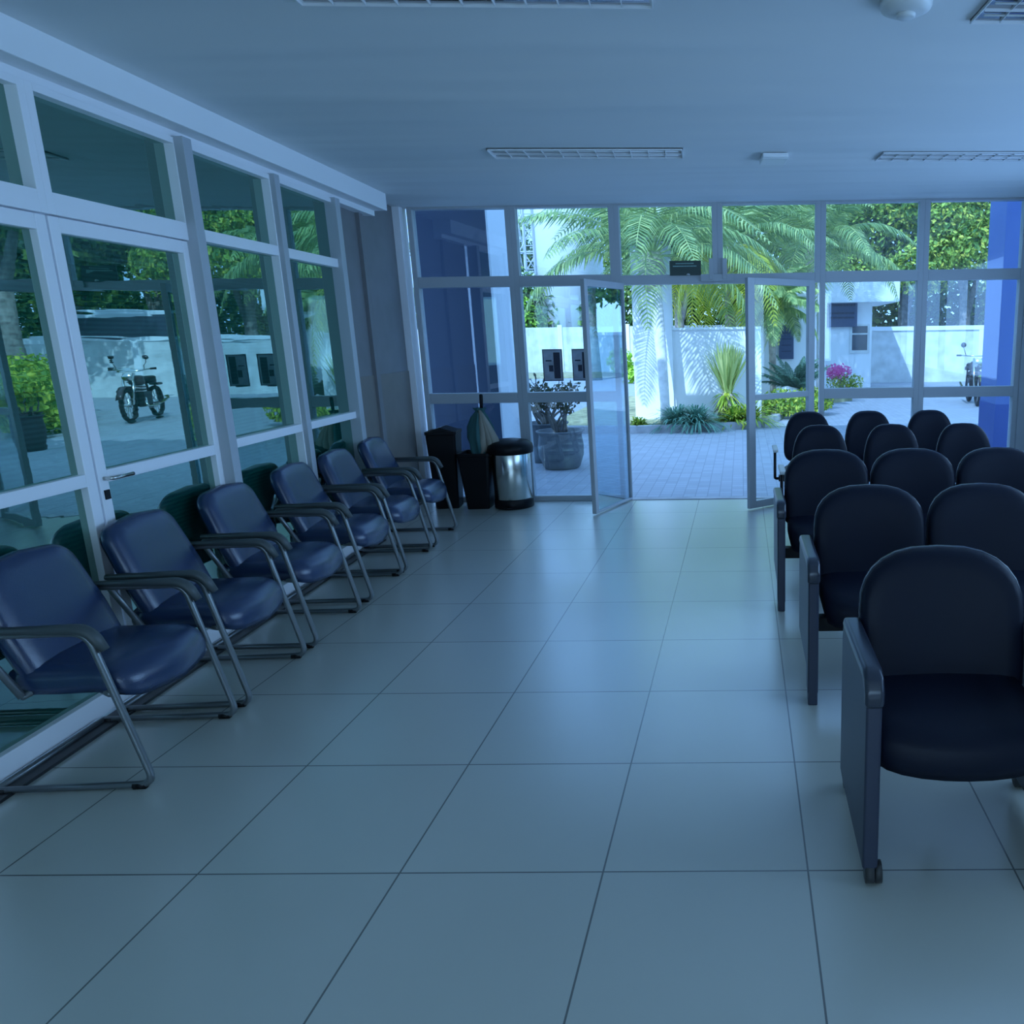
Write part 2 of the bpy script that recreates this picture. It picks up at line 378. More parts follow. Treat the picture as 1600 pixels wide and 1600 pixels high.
# --- entrance facade
KX = [-2.966 + .92*k for k in range(7)]
FW = .047
def fac_bay(i, z0, z1, rails, panes, bot, gm='glass'):
    global wn
    wn += 1; r = empty('window_%d' % wn, (0, YF, 0)); struct(r)
    x0, x1 = KX[i], KX[i+1]; b = MB()
    for a, c in ((x0, x0+FW), (x1-FW, x1)): b.box((a, -.045, z0), (c, .045, z1))
    b.box((x0+FW, -.045, z0), (x1-FW, .045, z0+bot)); b.box((x0+FW, -.045, z1-.02), (x1-FW, .045, z1))
    for a, c in rails: b.box((x0+FW, -.045, a), (x1-FW, .045, c))
    b.build('window_frame', 'alud', r, bevel=.003)
    for a, c in panes: MB().box((x0+FW, -.003, a), (x1-FW, .003, c)).build('glass_pane', gm, r)
full = ([(.94, 1.034), (1.985, 2.078)], [(.05, .94), (1.034, 1.985), (2.078, 2.66)])
for i in (0, 1, 4, 5): fac_bay(i, 0, ZC, *full, .05)
for i in (2, 3): fac_bay(i, 1.985, ZC, [], [(2.068, 2.66)], .083)
# white left jamb, right jamb
struct(MB().box((-3.075, YF-.10, 0), (-3.005, YF+.05, ZC)).build('trim_5', 'alu', bevel=.003))
struct(MB().box((KX[6], YF-.06, 0), (2.66, YF+.06, ZC)).build('trim_6', 'alud', bevel=.003))
b = MB(); b.box((-.285, YF-.075, 2.02), (-.245, YF-.02, 2.20)); b.box((-.165, YF-.075, 2.02), (-.125, YF-.02, 2.20)); b.box((-.36, YF-.07, 2.005), (-.06, YF-.045, 2.065))
struct(b.build('trim_7', 'alud', bevel=.003))
struct(MB().box((-1.12, YF-.05, -.02), (.71, YF+.05, .006)).build('trim_8', 'curb'))
def leaf(name, hinge, free, mid, gm, stile, botr):
    global dn
    hinge = Vector(hinge); free = Vector(free); L = (free-hinge).length; ang = math.atan2(free.y-hinge.y, free.x-hinge.x)
    dn += 1; r = empty('door_%d' % dn, (hinge.x, hinge.y, 0), ang); struct(r)
    b = MB(); z0, z1 = .012, 2.0
    b.box((0, -.02, z0), (.014 if not mid else stile, .02, z1)); b.box((L-stile, -.02, z0), (L, .02, z1))
    a0 = .014 if not mid else stile
    b.box((a0, -.02, z0), (L-stile, .02, z0+botr)); b.box((a0, -.02, z1-.055), (L-stile, .02, z1))
    if mid: b.box((a0, -.02, .97), (L-stile, .02, 1.02))
    b.build('door_frame', 'alud', r, bevel=.003)
    if mid:
        MB().box((a0, -.003, z0+botr), (L-stile, .003, .97)).build('glass_pane', gm, r); MB().box((a0, -.003, 1.02), (L-stile, .003, z1-.055)).build('glass_pane', gm, r)
    else: MB().box((a0, -.003, z0+botr), (L-stile, .003, z1-.055)).build('glass_pane', gm, r)
    return r, L
leaf('', (-1.075, 7.39, 0), (-1.31, 6.745, 0), False, 'glassd', .05, .018)
r, L = leaf('', (.655, 7.37, 0), (.045, 6.885, 0), True, 'glassr', .075, .065)
MB().box((L-.05, -.028, .55), (L-.035, -.02, .72)).build('door_handle', 'blk', r)

# ------------------------------------------------------------ ceiling fittings
def troffer():
    r = empty('ceiling_light'); W, Dp = 1.21, .24
    b = MB(); t = .012
    for a, c in (((0, 0), (W, t)), ((0, Dp-t), (W, Dp)), ((0, t), (t, Dp-t)), ((W-t, t), (W, Dp-t))): b.box((a[0], a[1], -.012), (c[0], c[1], .002))
    b.build('lamp_frame', 'lamp', r)
    b = MB(); n = 12
    prof = [(t + (Dp-2*t)*j/n, -.004 + .0*j) for j in range(n+1)]
    pts = [(y, -.003 - .0) for y, _ in prof]
    for k in (0, 1):
        y0 = t + k*(Dp-2*t)/2; y1 = y0 + (Dp-2*t)/2
        g = [(y0+(y1-y0)*j/n, -.010 + .0085*math.sin(pi*j/n)) for j in range(n+1)]
        for j in range(n): b.quad((t, g[j][0], g[j][1]), (W-t, g[j][0], g[j][1]), (W-t, g[j+1][0], g[j+1][1]), (t, g[j+1][0], g[j+1][1]))
    b.build('reflector', 'refl', r, smooth=True)
    for k in (0, 1):
        y = t + (Dp-2*t)*(.25+.5*k)
        MB().tube([(.03, y, -.016), (W-.03, y, -.016)], .008, 8).build('fluorescent_tube', 'tubeg', r, smooth=True)
    for k in range(1, 11):
        x = W*k/11; MB().prism([(t, -.034), (t, -.002), (Dp-t, -.002), (Dp-t, -.034), (Dp*.5, -.026)], lambda p: (x-.0015, p[0], p[1]), lambda p: (x+.0015, p[0], p[1])).build('louvre_blade', 'lamp', r)
    MB().box((t, Dp/2-.002, -.034), (W-t, Dp/2+.002, -.002)).build('louvre_spine', 'lamp', r)
    b = MB(); b.box((0, 0, -.036), (W, .004, .002)); b.box((0, Dp-.004, -.036), (W, Dp, .002)); b.box((0, 0, -.036), (.004, Dp, .002)); b.box((W-.004, 0, -.036), (W, Dp, .002)); b.build('lamp_rim', 'lamp', r)
    return r
L0 = troffer(); lamps = [L0] + [copy_tree(L0) for _ in range(3)]
for o, (x, y), lb in zip(lamps, ((-1.56, 5.215), (.93, 5.49), (-1.49, 2.79), (.89, 3.07)),
        ('unlit louvred ceiling light in the far row, left of the small ceiling box', 'unlit louvred ceiling light in the far row, cut by the right picture edge',
         'unlit louvred ceiling light at the top picture edge above the left chairs', 'unlit louvred ceiling light at the top right corner beside the smoke detector')):
    o.location = (x, y, ZC); o.scale = (1, 1, .42); o.rotation_euler = (0, 0, ANG); tag(o, lb, 'ceiling light', 'louvred ceiling lights')
r = tag(empty('smoke_detector', (.595, 3.12, ZC)), 'round white smoke detector on the ceiling near the top right light', 'smoke detector')
MB().lathe([(.092, 0), (.092, -.018), (.085, -.03), (.06, -.042), (.0, -.045)], 32).build('housing', 'wplast', r, smooth=True)
MB().lathe([(.034, -.04), (.034, -.052), (.028, -.056), (0, -.056)], 24).build('sensor_cap', 'wplast', r, smooth=True)
r = tag(empty('emergency_light', (.225, 5.58, ZC), ANG), 'small grey and white box fixed to the ceiling between the far lights', 'emergency light')
MB().box((-.085, -.10, -.035), (.085, .10, 0)).build('casing', 'lamp', r, bevel=.006)
MB().box((-.082, -.125, -.03), (.082, -.10, -.004)).build('diffuser', 'tubeg', r, bevel=.004)

# ------------------------------------------------------------ signs on the facade
r = tag(empty('door_sign', (-.497, YF-.06, 2.058)), 'small dark green sign with two lines of pale lettering above the entrance', 'sign')
MB().box((-.14, -.004, 0), (.14, .004, .127)).build('sign_board', 'sgreen', r)
b = MB()
for z, a, c in ((.098, -.085, .075), (.075, -.11, .10)):
    x = a
    while x < c:
        wd = R.uniform(.006, .014); b.box((x, -.006, z), (min(x+wd, c), -.004, z+.009)); x += wd+.003
b.build('lettering', 'ink', r)
MB().lathe([(0, 0), (.016, 0), (.016, .004), (.009, .010), (0, .012)], 16).build('bright_spot', 'wplast', r, loc=(.025, -.008, .004))
def poster(x0, x1, z0, z1, lb):
    r = tag(empty('poster', ((x0+x1)/2, YF-.009, z0)), lb, 'poster', 'posters on the entrance glass'); w2 = (x1-x0)/2; h = z1-z0
    MB().box((-w2, -.001, 0), (w2, .001, h)).build('sheet', 'paper', r)
    b = MB(); b.box((-w2, -.003, 0), (-w2+.008, -.001, h)); b.box((w2-.008, -.003, 0), (w2, -.001, h)); b.box((-w2, -.003, 0), (w2, -.003+.002, .008)); b.box((-w2, -.003, h-.008), (w2, -.001, h)); b.build('dark_border', 'signt', r)
    b = MB(); b.box((w2*.1, -.0025, h*.08), (w2*.75, -.001, h*.9)); b.box((-w2*.7, -.0025, h*.62), (-w2*.1, -.001, h*.66)); b.box((-w2*.4, -.0025, h*.3), (w2*.05, -.001, h*.5)); b.build('printed_picture', 'signt', r)
poster(-1.846, -1.662, 1.135, 1.425, 'dark printed poster on the glass above the big round pot')
poster(-1.572, -1.40, 1.135, 1.425, 'dark printed poster on the glass half hidden by the open left door')

# ------------------------------------------------------------ visitor chairs along the left glazing
def visitor_chair():
    r = empty('visitor_chair'); hw = .262
    for sgn in (-1, 1):
        y = sgn*hw
        path = [(.085, y, .36), (-.045, y, .585), (.335, y, .585), (.462, y, .015), (-.075, y, .015)]
        fr = MB().tube(bend(path, .055, 6), .0125, 10).build('side_frame', 'tube', r, smooth=True)
        for x in (.42, -.05): MB().tube([(x-.03, y, .012), (x+.012, y, .012)], .0145, 8).build('foot_glide', 'blk', fr, smooth=True)
        a = MB(); P = bend([(-.03, y, .592), (.338, y, .592), (.385, y, .515)], .06, 6); n_ = len(P)
        a.tube(P, [.012] + [.0185]*(n_-2) + [.013], 12)
        for i, v in enumerate(a.v): a.v[i] = (v[0], y+(v[1]-y)*1.25, v[2]+.006)
        a.build('armrest', 'armp', r, smooth=True)
    MB().tube([(-.075, -hw, .015), (-.075, hw, .015)], .0125, 10).build('rear_bar', 'tube', r, smooth=True)
    MB().tube([(.372, -hw, .36), (.30, -.2, .345), (.30, .2, .345), (.372, hw, .36)], .011, 8).build('seat_bar', 'tube', r, smooth=True)
    MB().tube([(.085, -hw, .36), (.085, hw, .36)], .011, 8).build('seat_bar', 'tube', r, smooth=True)
    # seat: rounded front, waterfall edge
    o = [(-.0, -.21)] + [(.0+.36*i/6, -.235) for i in range(1, 6)] + arc((.35, -.155), .085, -pi/2, -.15, 5) + [(.448, -.08), (.455, 0), (.448, .08)] + arc((.35, .155), .085, .15, pi/2, 5) + [(.36*i/6, .235) for i in range(5, 0, -1)] + [(0, .21)]
    def sf(u, v, d):
        t = max(0, (u-.30)/.155); z = .405 + d - .055*t*t + .012*(1-(v/.235)**2)*max(0, d/.04) - .02*(1-abs(u-.18)/.3)*.3
        return (u, v, z)
    MB().cushion(o, [(.90, -.052), (.985, -.046), (1, -.018), (.995, .004), (.965, .024), (.90, .037), (.75, .043), (.5, .045), (.2, .046)], sf, (.21, 0)).build('seat', 'vinyl', r, smooth=True)
    # backrest leaning back to the wall
    h = .43; wt, wb = .205, .225
    o = [(-wb+.03, 0), (0, -.008), (wb-.03, 0)] + arc((wb-.04, .04), .04, -pi/2, 0, 4)[1:] + [(wb+.005, .16)] + arc((wt-.075, h-.085), .085, .1, pi/2, 6) + [(0, h+.012)] + arc((-wt+.075, h-.085), .085, pi/2, pi-.1, 6) + [(-wb-.005, .16)] + arc((-wb+.04, .04), .04, pi, 1.5*pi, 4)[:-1]
    lean = .36
    def bf(u, v, d):
        dd = d - .020*(u/.22)**2*-1*(-1) + .022*(u/.22)**2
        x0 = .085 - lean*v; z0 = .385 + v*.95
        return (x0 + dd*.94, u, z0 + dd*.34)
    MB().cushion(o, [(.3, -.03), (.88, -.03), (.97, -.024), (1, -.008), (1, .012), (.97, .03), (.90, .040), (.72, .045), (.4, .046), (.15, .046)], bf, (0, h*.48)).build('backrest', 'vinyl', r, smooth=True)
    return r
V0 = visitor_chair()
cs = [.215, .835, 1.505, 2.205, 2.815, 3.47]
lbs = ['nearest navy vinyl armchair of the left row, cut by the left picture edge', 'second nearest navy armchair of the left row, standing against the glazed door',
       'third nearest navy armchair of the left row, in front of the thick grey mullion', 'navy armchair of the left row, fourth from the front, below the narrow green windows',
       'navy armchair of the left row, second from the far end by the bins', 'farthest navy armchair of the left row, beside the grey wall and the tall black bin']
for i, s_ in enumerate(cs):
    o = V0 if i == 0 else copy_tree(V0)
    p = P0 + DD*s_; o.location = p; o.rotation_euler = (0, 0, ANG + (0, .02, -.015, .01, 0, .01)[i]); tag(o, lbs[i], 'chair', 'navy armchairs along the left glazing')

# ------------------------------------------------------------ waiting seats on the right, facing the camera
def back_outline(w_, zlo, zsh, ztop):
    o = [(-w_+.03, zlo), (0, zlo-.01), (w_-.03, zlo), (w_-.005, zlo+.03), (w_, (zlo+zsh)/2), (w_, zsh)]
    n = 14
    o += [(w_*(abs(math.cos(a))**.74)*(1 if math.cos(a) > 0 else -1), zsh+(ztop-zsh)*(math.sin(a)**.85)) for a in [pi*j/n for j in range(1, n)]]
    o += [(-w_, zsh), (-w_, (zlo+zsh)/2), (-w_+.005, zlo+.03)]
    return o
def waiting_bench(name, n, pitch, width, armtop, ztop, casters, left_only=False):
    """local x along the bench, local y away from the camera; front feet at y=0"""
    r = empty(name); W = n*pitch + .06
    for k in ((0, 1)):
        x = -.022 if k == 0 else W-.03
        p = [(0, .05), (0, armtop-.05), (.012, armtop-.015), (.05, armtop), (.46, armtop-.01), (.505, armtop-.04), (.52, armtop-.09), (.52, .15 if not casters else .06), (.10, .14) if not casters else (.45, .05), (.075, .05)]
        pn = MB().prism(p, lambda q: (x-.022, q[0], q[1]), lambda q: (x+.022, q[0], q[1])).build('side_panel', 'panel', r, bevel=.008)
        a = MB().prism([(-.008, armtop-.09), (-.012, armtop-.045), (.01, armtop-.004), (.05, armtop+.012), (.46, armtop+.004), (.50, armtop-.03), (.47, armtop-.04), (.06, armtop-.03), (.03, armtop-.05), (.02, armtop-.09)],
            lambda q: (x-.027, q[0], q[1]), lambda q: (x+.027, q[0], q[1])).build('arm_pad', 'armd', pn, bevel=.016)
        if casters:
            for y in (.02, .50):
                c = MB(); c.tube([(x-.012, y, .032), (x+.012, y, .032)], .032, 16); c.tube([(x+.016, y, .032), (x+.034, y, .032)], .032, 16); c.build('caster', 'cast', r, smooth=True)
                MB().tube([(x+.004, y+.004, .03), (x+.004, y+.004, .07)], .008, 8).build('caster_stem', 'blk', r)
        else:
            MB().box((x-.02, 0, 0), (x+.02, .07, .06)).build('foot', 'panel', r, bevel=.005)
    MB().box((-.0, .20, .255), (W-.05, .26, .315)).build('beam', 'blk', r)
    for k in range(n):
        cx = .006 + (-.010 if n == 1 else .008) + pitch*(k+.5)
        # seat
        hw = width/2 + (.012 if n == 1 else 0); cb = cx; cx = cx - (.018 if n == 1 else 0)
        o = [(cx-hw+.02, .50), (cx-hw+.01, .3), (cx-hw+.01, .14)] + [(cx+(hw-.01)*-math.cos(a), .12-.12*math.sin(a)**.62) for a in [pi*j/12 for j in range(1, 12)]] + [(cx+hw-.01, .14), (cx+hw-.01, .3), (cx+hw-.02, .50)]
        def sf(u, v, d):
            t = max(0, (.2-v)/.2); return (u, v, .425 + d - .04*t*t - .0*v)
        MB().cushion(o, [(.86, -.075), (.96, -.07), (1, -.03), (1, -.005), (.975, .02), (.92, .036), (.75, .042), (.3, .044)], sf, (cx, .26)).build('seat', 'vinyld', r, smooth=True)
        cx = cb; ol = back_outline(width/2, .40, .66, ztop)
        def bf(u, v, d):
            t = (v-.4)/.46
            return (cx+u, .43 + .10*t + d*1.0 - .03*(u/(width/2))**2, v)
        bk = MB().cushion(ol, [(.3, -.052), (.75, -.05), (.90, -.044), (.965, -.032), (.99, -.012), (.992, .0)], bf, (0, .60)).build('backrest', 'vinyld', r, smooth=True)
        MB().cushion(ol, [(.985, -.006), (1.0, -.004), (1.004, .006), (1.0, .018), (.96, .03), (.8, .04), (.3, .044)], bf, (0, .60)).build('back_shell', 'shell', bk, smooth=True)
        MB().box((cx-.03, .26, .27), (cx+.03, .49, .30)).build('back_bracket', 'blk', r)
    return r
def place(o, x, y, lb, cat, grp=None):
    o.location = (x, y, 0); tag(o, lb, cat, grp)
A = waiting_bench('auditorium_chair', 1, .535, .525, .635, .852, True)
place(A, .368, 1.955, 'nearest dark navy armchair on casters, facing the camera at the right edge', 'chair')
B = waiting_bench('waiting_bench', 3, .518, .51, .625, .845, False)
place(B, .305, 3.07, 'second dark navy waiting bench from the front, right behind the caster chair', 'bench', 'waiting benches with curved backs')
C = copy_tree(B); place(C, .230, 4.23, 'third row dark navy waiting bench with curved backs, in front of the small-backed seats', 'bench', 'waiting benches with curved backs')

def beam_bench(n, pitch):
    r = empty('beam_seat'); W = n*pitch
    MB().box((0, .16, .34), (W, .22, .39)).build('beam', 'blk', r, bevel=.004)
    for x in (.18, W-.18):
        b = MB(); b.box((x-.025, .165, .04), (x+.025, .215, .34)); b.box((x-.022, -.03, .015), (x+.022, .42, .045))
        b.box((x-.02, -.03, 0), (x+.02, .0, .015)); b.box((x-.02, .39, 0), (x+.02, .42, .015)); b.build('leg', 'blk', r, bevel=.003)
    for k in range(n):
        cx = pitch*(k+.5)
        o = [(cx+.215*math.copysign(abs(math.cos(a))**.6, math.cos(a)), .20+.21*math.copysign(abs(math.sin(a))**.6, math.sin(a))) for a in [2*pi*j/28 for j in range(28)]]
        MB().cushion(o, [(.8, -.03), (.96, -.025), (1, 0), (.98, .02), (.9, .034), (.5, .04), (.2, .04)], lambda u, v, d: (u, v, .42+d), (cx, .2)).build('seat', 'vinyld', r, smooth=True)
        ol = []
        for j in range(36):
            a = 2*pi*j/36; c_, s2 = math.cos(a), math.sin(a); e = .62 if s2 > 0 else .5
            wd = .205 if s2 < 0 else .205*(1-.10*s2)
            ol.append((wd*math.copysign(abs(c_)**e, c_), (.60 + (.285 if s2 > 0 else .145)*math.copysign(abs(s2)**(.72 if s2 > 0 else .6), s2))))
        def bf(u, v, d): return (cx+u, .44 + .12*(v-.45) + d - .035*(u/.2)**2, v)
        bk = MB().cushion(ol, [(.3, -.04), (.75, -.038), (.92, -.030), (.985, -.012), (.985, 0)], bf, (0, .66)).build('backrest', 'vinyld', r, smooth=True)
        MB().cushion(ol, [(.98, -.006), (1, -.004), (1, .012), (.95, .026), (.7, .034), (.2, .036)], bf, (0, .66)).build('back_shell', 'shell', bk, smooth=True)
        MB().tube(bend([(cx, .19, .37), (cx, .50, .37), (cx, .485, .62)], .05), .016, 8).build('back_support', 'blk', r, smooth=True)
    for x in (-.03,):
        a = MB(); a.tube(bend([(x+.03, .2, .36), (x-.0, .2, .36), (x-.0, .2, .60)], .03), .012, 8); a.build('arm_support', 'blk', r, smooth=True)
        MB().box((x-.022, .03, .60), (x+.022, .33, .625)).build('armrest', 'wplast', r, bevel=.01)
    return r
D_ = beam_bench(3, .518); place(D_, .30, 5.24, 'beam seat with three small rounded dark backs, fourth row from the front', 'bench', 'beam seats with small rounded backs')
E_ = copy_tree(D_); place(E_, .295, 6.27, 'rearmost beam seat with three small rounded backs, nearest the entrance glass', 'bench', 'beam seats with small rounded backs')

# ------------------------------------------------------------ bins by the entrance
def tapered(name, x, y, wt, wb, h, rz, lb, cat):
    r = tag(empty(name, (x, y, 0), rz), lb, cat)
    def ring(w_, z, k=.12):
        c = w_*k; return [(-w_+c, -w_, z), (w_-c, -w_, z), (w_, -w_+c, z), (w_, w_-c, z), (w_-c, w_, z), (-w_+c, w_, z), (-w_, w_-c, z), (-w_, -w_+c, z)]
    b = MB(); rg = [ring(wb, 0), ring(wb+.002, .01), ring(wt, h-.03), ring(wt+.006, h-.028), ring(wt+.006, h), ring(wt-.012, h), ring(wt-.014, h-.06), ring(wb-.01, .02)]
    vs = [p for g in rg for p in g]; fs = [tuple(range(8))[::-1]]
    for i in range(len(rg)-1):
        for j in range(8): fs.append((i*8+j, i*8+(j+1) % 8, (i+1)*8+(j+1) % 8, (i+1)*8+j))
    fs.append(tuple((len(rg)-1)*8+j for j in range(8)))
    b.add(vs, fs); b.build('body', 'blk', r, bevel=.003); return r
r = tapered('waste_bin', -2.745, 7.19, .132, .10, .715, .12, 'tall black tapered bin in the corner by the grey wall', 'bin')
MB().prism([(-.12, .705), (-.12, .712), (0, .752), (.12, .712), (.12, .705)], lambda p: (p[0], -.12, p[1]), lambda p: (p[0], .12, p[1])).build('lid', 'blk', r, bevel=.003)
tapered('umbrella_stand', -2.44, 7.15, .142, .097, .52, .03, 'black tapered square stand holding an umbrella, left of the steel bin', 'stand')
r = tag(empty('umbrella', (-2.40, 7.14, .05), 0), 'folded teal and beige umbrella with black handle standing in the black stand', 'umbrella')
MB().tube([(0.0, 0, 0), (.045, 0, .95)], .006, 8).build('shaft', 'steel', r)
MB().tube([(.038, 0, .83), (.044, 0, .93), (.046, 0, .985), (.047, 0, .992)], [.014, .016, .016, .010], 12).build('handle', 'blk', r, smooth=True)
b = MB(); n = 40
for i, (t, rad) in enumerate([(0, .035), (.2, .075), (.5, .10), (.7, .098), (.88, .055), (.97, .048)]): pass
lev = [(.25, .05), (.40, .06), (.50, .085), (.60, .100), (.70, .088), (.79, .058), (.84, .028), (.87, .046)]
vs = []
for z, rad in lev:
    for j in range(n):
        a = 2*pi*j/n; q = rad*(1+.30*math.sin(5*a+z*5)+.16*math.sin(9*a-z*3)); vs.append((.02*z+.01+q*math.cos(a)*1.05-.0, q*math.sin(a)*.8, z))
fs = [(i*n+j, i*n+(j+1) % n, (i+1)*n+(j+1) % n, (i+1)*n+j) for i in range(len(lev)-1) for j in range(n)] + [tuple(range(n))[::-1]]
b.add(vs, fs); cl = b.build('canopy', 'clotht', r, smooth=True)
b = MB()
for k, (a0, dx) in enumerate(((-.9, .10), (-.4, .14), (-1.5, .03))):
    pts = [(.03, -.03, .85), (.05+dx*.3, -.07, .74), (.04+dx*.8, -.085, .60), (.02+dx*1.1, -.07, .50), (.0+dx*.9, -.06, .42)]
    L_ = [Vector(p) for p in pts]; wd = [.012, .032, .046, .036, .008]
    vs = []
    for p, w_ in zip(L_, wd): vs += [(p.x-w_, p.y, p.z), (p.x, p.y-.014, p.z+.004), (p.x+w_, p.y+.01, p.z)]
    b.add(vs, [(i*3+j, i*3+j+1, (i+1)*3+j+1, (i+1)*3+j) for i in range(4) for j in range(2)])
b.build('loose_fold', 'cloth', cl, smooth=True)
o_ = bpy.data.objects['loose_fold']; sm = o_.modifiers.new('thick', 'SOLIDIFY'); sm.thickness = .006
r = tag(empty('pedal_bin', (-2.135, 7.17, 0)), 'round stainless steel bin with black lid and base by the entrance glass', 'bin')
MB().lathe([(.165, .085), (.17, .09), (.175, .50), (.17, .51)], 48).build('steel_body', 'steel', r, smooth=True)
MB().lathe([(.172, 0), (.178, .01), (.176, .075), (.168, .092)], 48).build('base', 'blk', r, smooth=True)
MB().lathe([(.176, .50), (.204, .508), (.208, .55), (.200, .585), (.16, .615), (.08, .632), (0, .636)], 48).build('lid', 'blk', r, smooth=True)
b = MB(); b.box((-.03, -.215, .012), (.03, -.16, .028)); b.build('pedal', 'blk', r, bevel=.004)

# ============================================================ outdoors
GZ = -.03
struct(MB().box((-60, 7.48, GZ-.2), (60, 90, GZ)).build('paved_ground', 'pave'))
# building mass above the entrance (throws the shade on the paving)
struct(MB().box((-16, -6, ZC+.13), (14, 7.9, 5.35)).build('upper_storey', 'white'))
def column(m1, m2, x0, x1, y0, y1, lb):
    r = tag(empty('porch_column', ((x0+x1)/2, (y0+y1)/2, GZ)), lb, 'column'); w2 = (x1-x0)/2; d2 = (y1-y0)/2
    MB().box((-w2, -d2, 0), (w2, d2, .75)).build('lower_band', m1, r); MB().box((-w2+.005, -d2+.005, .75), (w2-.005, d2-.005, 5.35-GZ)).build('shaft', m2, r)
column('blueshade', 'blueshade', -3.35, -2.62, 8.55, 9.2, 'blue porch column outside the left end of the glass front')
MB().box((.365, -.33, 0), (.385, .33, 5.38)).build('sky_lit_side_face', 'white', bpy.data.objects['porch_column'])  # added white board stands in for sky light on the column's side
column('blued', 'bluep', 2.86, 3.35, 9.0, 9.6, 'blue porch column outside the right end of the glass front')

def leaf_quads(vs, fs, c, n_, size, asp=.55):
    """one bent leaf: two quads about a midrib"""
    a = Vector((R.gauss(0, 1), R.gauss(0, 1), R.gauss(0, 1))); d = (a - n_*a.dot(n_)).normalized(); t = n_.cross(d)
    L = size; w_ = size*asp*.5; k = len(vs)
    p0 = c - d*L*.5; p1 = c + d*L*.5; m1 = c - n_*size*.08
    vs += [p0, c + t*w_ + n_*size*.06, p1, c - t*w_ + n_*size*.06, m1]; fs += [(k, k+1, k+4), (k+1, k+2, k+4), (k+2, k+3, k+4), (k+3, k, k+4)]
def cloud(name, blobs, n, size, m_, parent=None, loc=None, shell=.55):
    """leaves spread through the outer part of several ellipsoids"""
    vs, fs = [], []; tot = sum(b[3]*b[4]*b[5] for b in blobs)**1
    wts = [(b[3]*b[4]*b[5])**.67 for b in blobs]; sw = sum(wts)
    for b, w_ in zip(blobs, wts):
        for _ in range(int(n*w_/sw)):
            d = Vector((R.gauss(0, 1), R.gauss(0, 1), R.gauss(0, 1))).normalized(); q = shell + (1-shell)*R.random()**.6
            c = Vector((b[0]+d.x*b[3]*q, b[1]+d.y*b[4]*q, b[2]+d.z*b[5]*q))
            nn = (d + .8*Vector((R.gauss(0, 1), R.gauss(0, 1), R.gauss(0, 1)+.5))).normalized()
            leaf_quads(vs, fs, c, nn, size*R.uniform(.7, 1.3))
    return raw(name, vs, fs, m_, parent, loc)
# ---- garden walls, beds
r = tag(empty('garden_wall', (0, 14.45, GZ)), 'low white garden wall behind the palm outside the open doorway', 'wall')
MB().box((-1.95, 0, 0), (.35, .18, 1.66)).build('wall_panel', 'white', r)
MB().box((-1.95, -.04, 1.66), (.35, .22, 1.70)).build('coping', 'white', r)
MB().box((-1.93, -.06, 0), (-1.24, .24, 4.6)).build('tall_pier', 'white', r)
r = tag(empty('boundary_wall', (1.6, 17.6, GZ)), 'white wall with a dark notice board behind the cycad, seen through the right door', 'wall')
MB().box((-1.9, 0, 0), (.25, .2, 2.35)).build('wall_panel', 'white', r)
MB().box((-1.92, -.03, 2.35), (.27, .23, 2.41)).build('coping', 'white', r)
r = tag(empty('notice_board', (.97, 17.56, 1.0)), 'upright dark blue notice board on the white wall behind the right door', 'sign')
MB().box((-.16, -.03, 0), (.16, .03, .72)).build('board', 'sign', r)
b = MB()
for k in range(4): b.box((-.11, -.036, .16+.13*k), (.11, -.03, .175+.13*k))
b.build('lettering', 'signt', r)
# bed with curb
bed = [(-3.4, 13.2), (-1.75, 13.05), (-.7, 13.25), (.25, 13.6), (.55, 14.6), (.75, 16.0), (1.2, 17.3), (2.6, 18.8), (2.4, 20.2), (-3.4, 20.2)]
tag(MB().prism(bed, lambda p: (p[0], p[1], GZ), lambda p: (p[0], p[1], .05)).build('planting_bed', 'soil'), 'dry grass planting bed around the palm in front of the white wall', 'flower bed')
pts = [Vector((p[0], p[1], .0)) for p in bed[:7]]
b = MB()
for a, c in zip(pts[:-1], pts[1:]):
    t = (c-a).normalized(); nn = Vector((t.y, -t.x, 0)); q = [a-t*.02, c+t*.02, c+t*.02+nn*.14, a-t*.02+nn*.14]
    b.prism(q, lambda p: (p.x, p.y, GZ), lambda p: (p.x, p.y, .09))
tag(b.build('curb', 'curb'), 'pale concrete curb edging the planting bed outside the doorway', 'curb')
# ---- palms
def frond(L, droop, n, wl, ll, m_):
    vs, fs = [], []; pts = []
    for i in range(13):
        t = i/12; pts.append(Vector((L*(t-.12*droop*t*t), 0, L*(.55*t - .62*droop*t*t - .12*droop*t**4))))
    for i in range(12):
        k = len(vs); w_ = .022*(1-i/14)
        for p in (pts[i], pts[i+1]): vs += [p+Vector((0, -w_, 0)), p+Vector((0, 0, w_*.8)), p+Vector((0, w_, 0))]
        fs += [(k, k+1, k+4, k+3), (k+1, k+2, k+5, k+4)]
    for i in range(n):
        t = .16 + .84*i/(n-1); f = t*12; j = min(11, int(f)); p = pts[j].lerp(pts[j+1], f-j); tg = (pts[min(12, j+1)]-pts[j]).normalized()
        le = ll*(math.sin(pi*(.12+.86*t))**.7)*R.uniform(.85, 1.1)
        for s_ in (-1, 1):
            d = (tg*.55 + Vector((0, s_*1.0, -.10-R.random()*.2))).normalized(); k = len(vs); q = p + d*le*.55; e = p + d*le + Vector((0, 0, -le*.33))
            w_ = tg*wl*.5
            vs += [p-w_*.6, p+w_*.6, q+w_, q-w_, e]; fs += [(k, k+1, k+2, k+3), (k+3, k+2, k+4)]
    me = bpy.data.meshes.new('frond'); me.from_pydata([tuple(v) for v in vs], [], fs); me.materials.append(M[m_]); return me
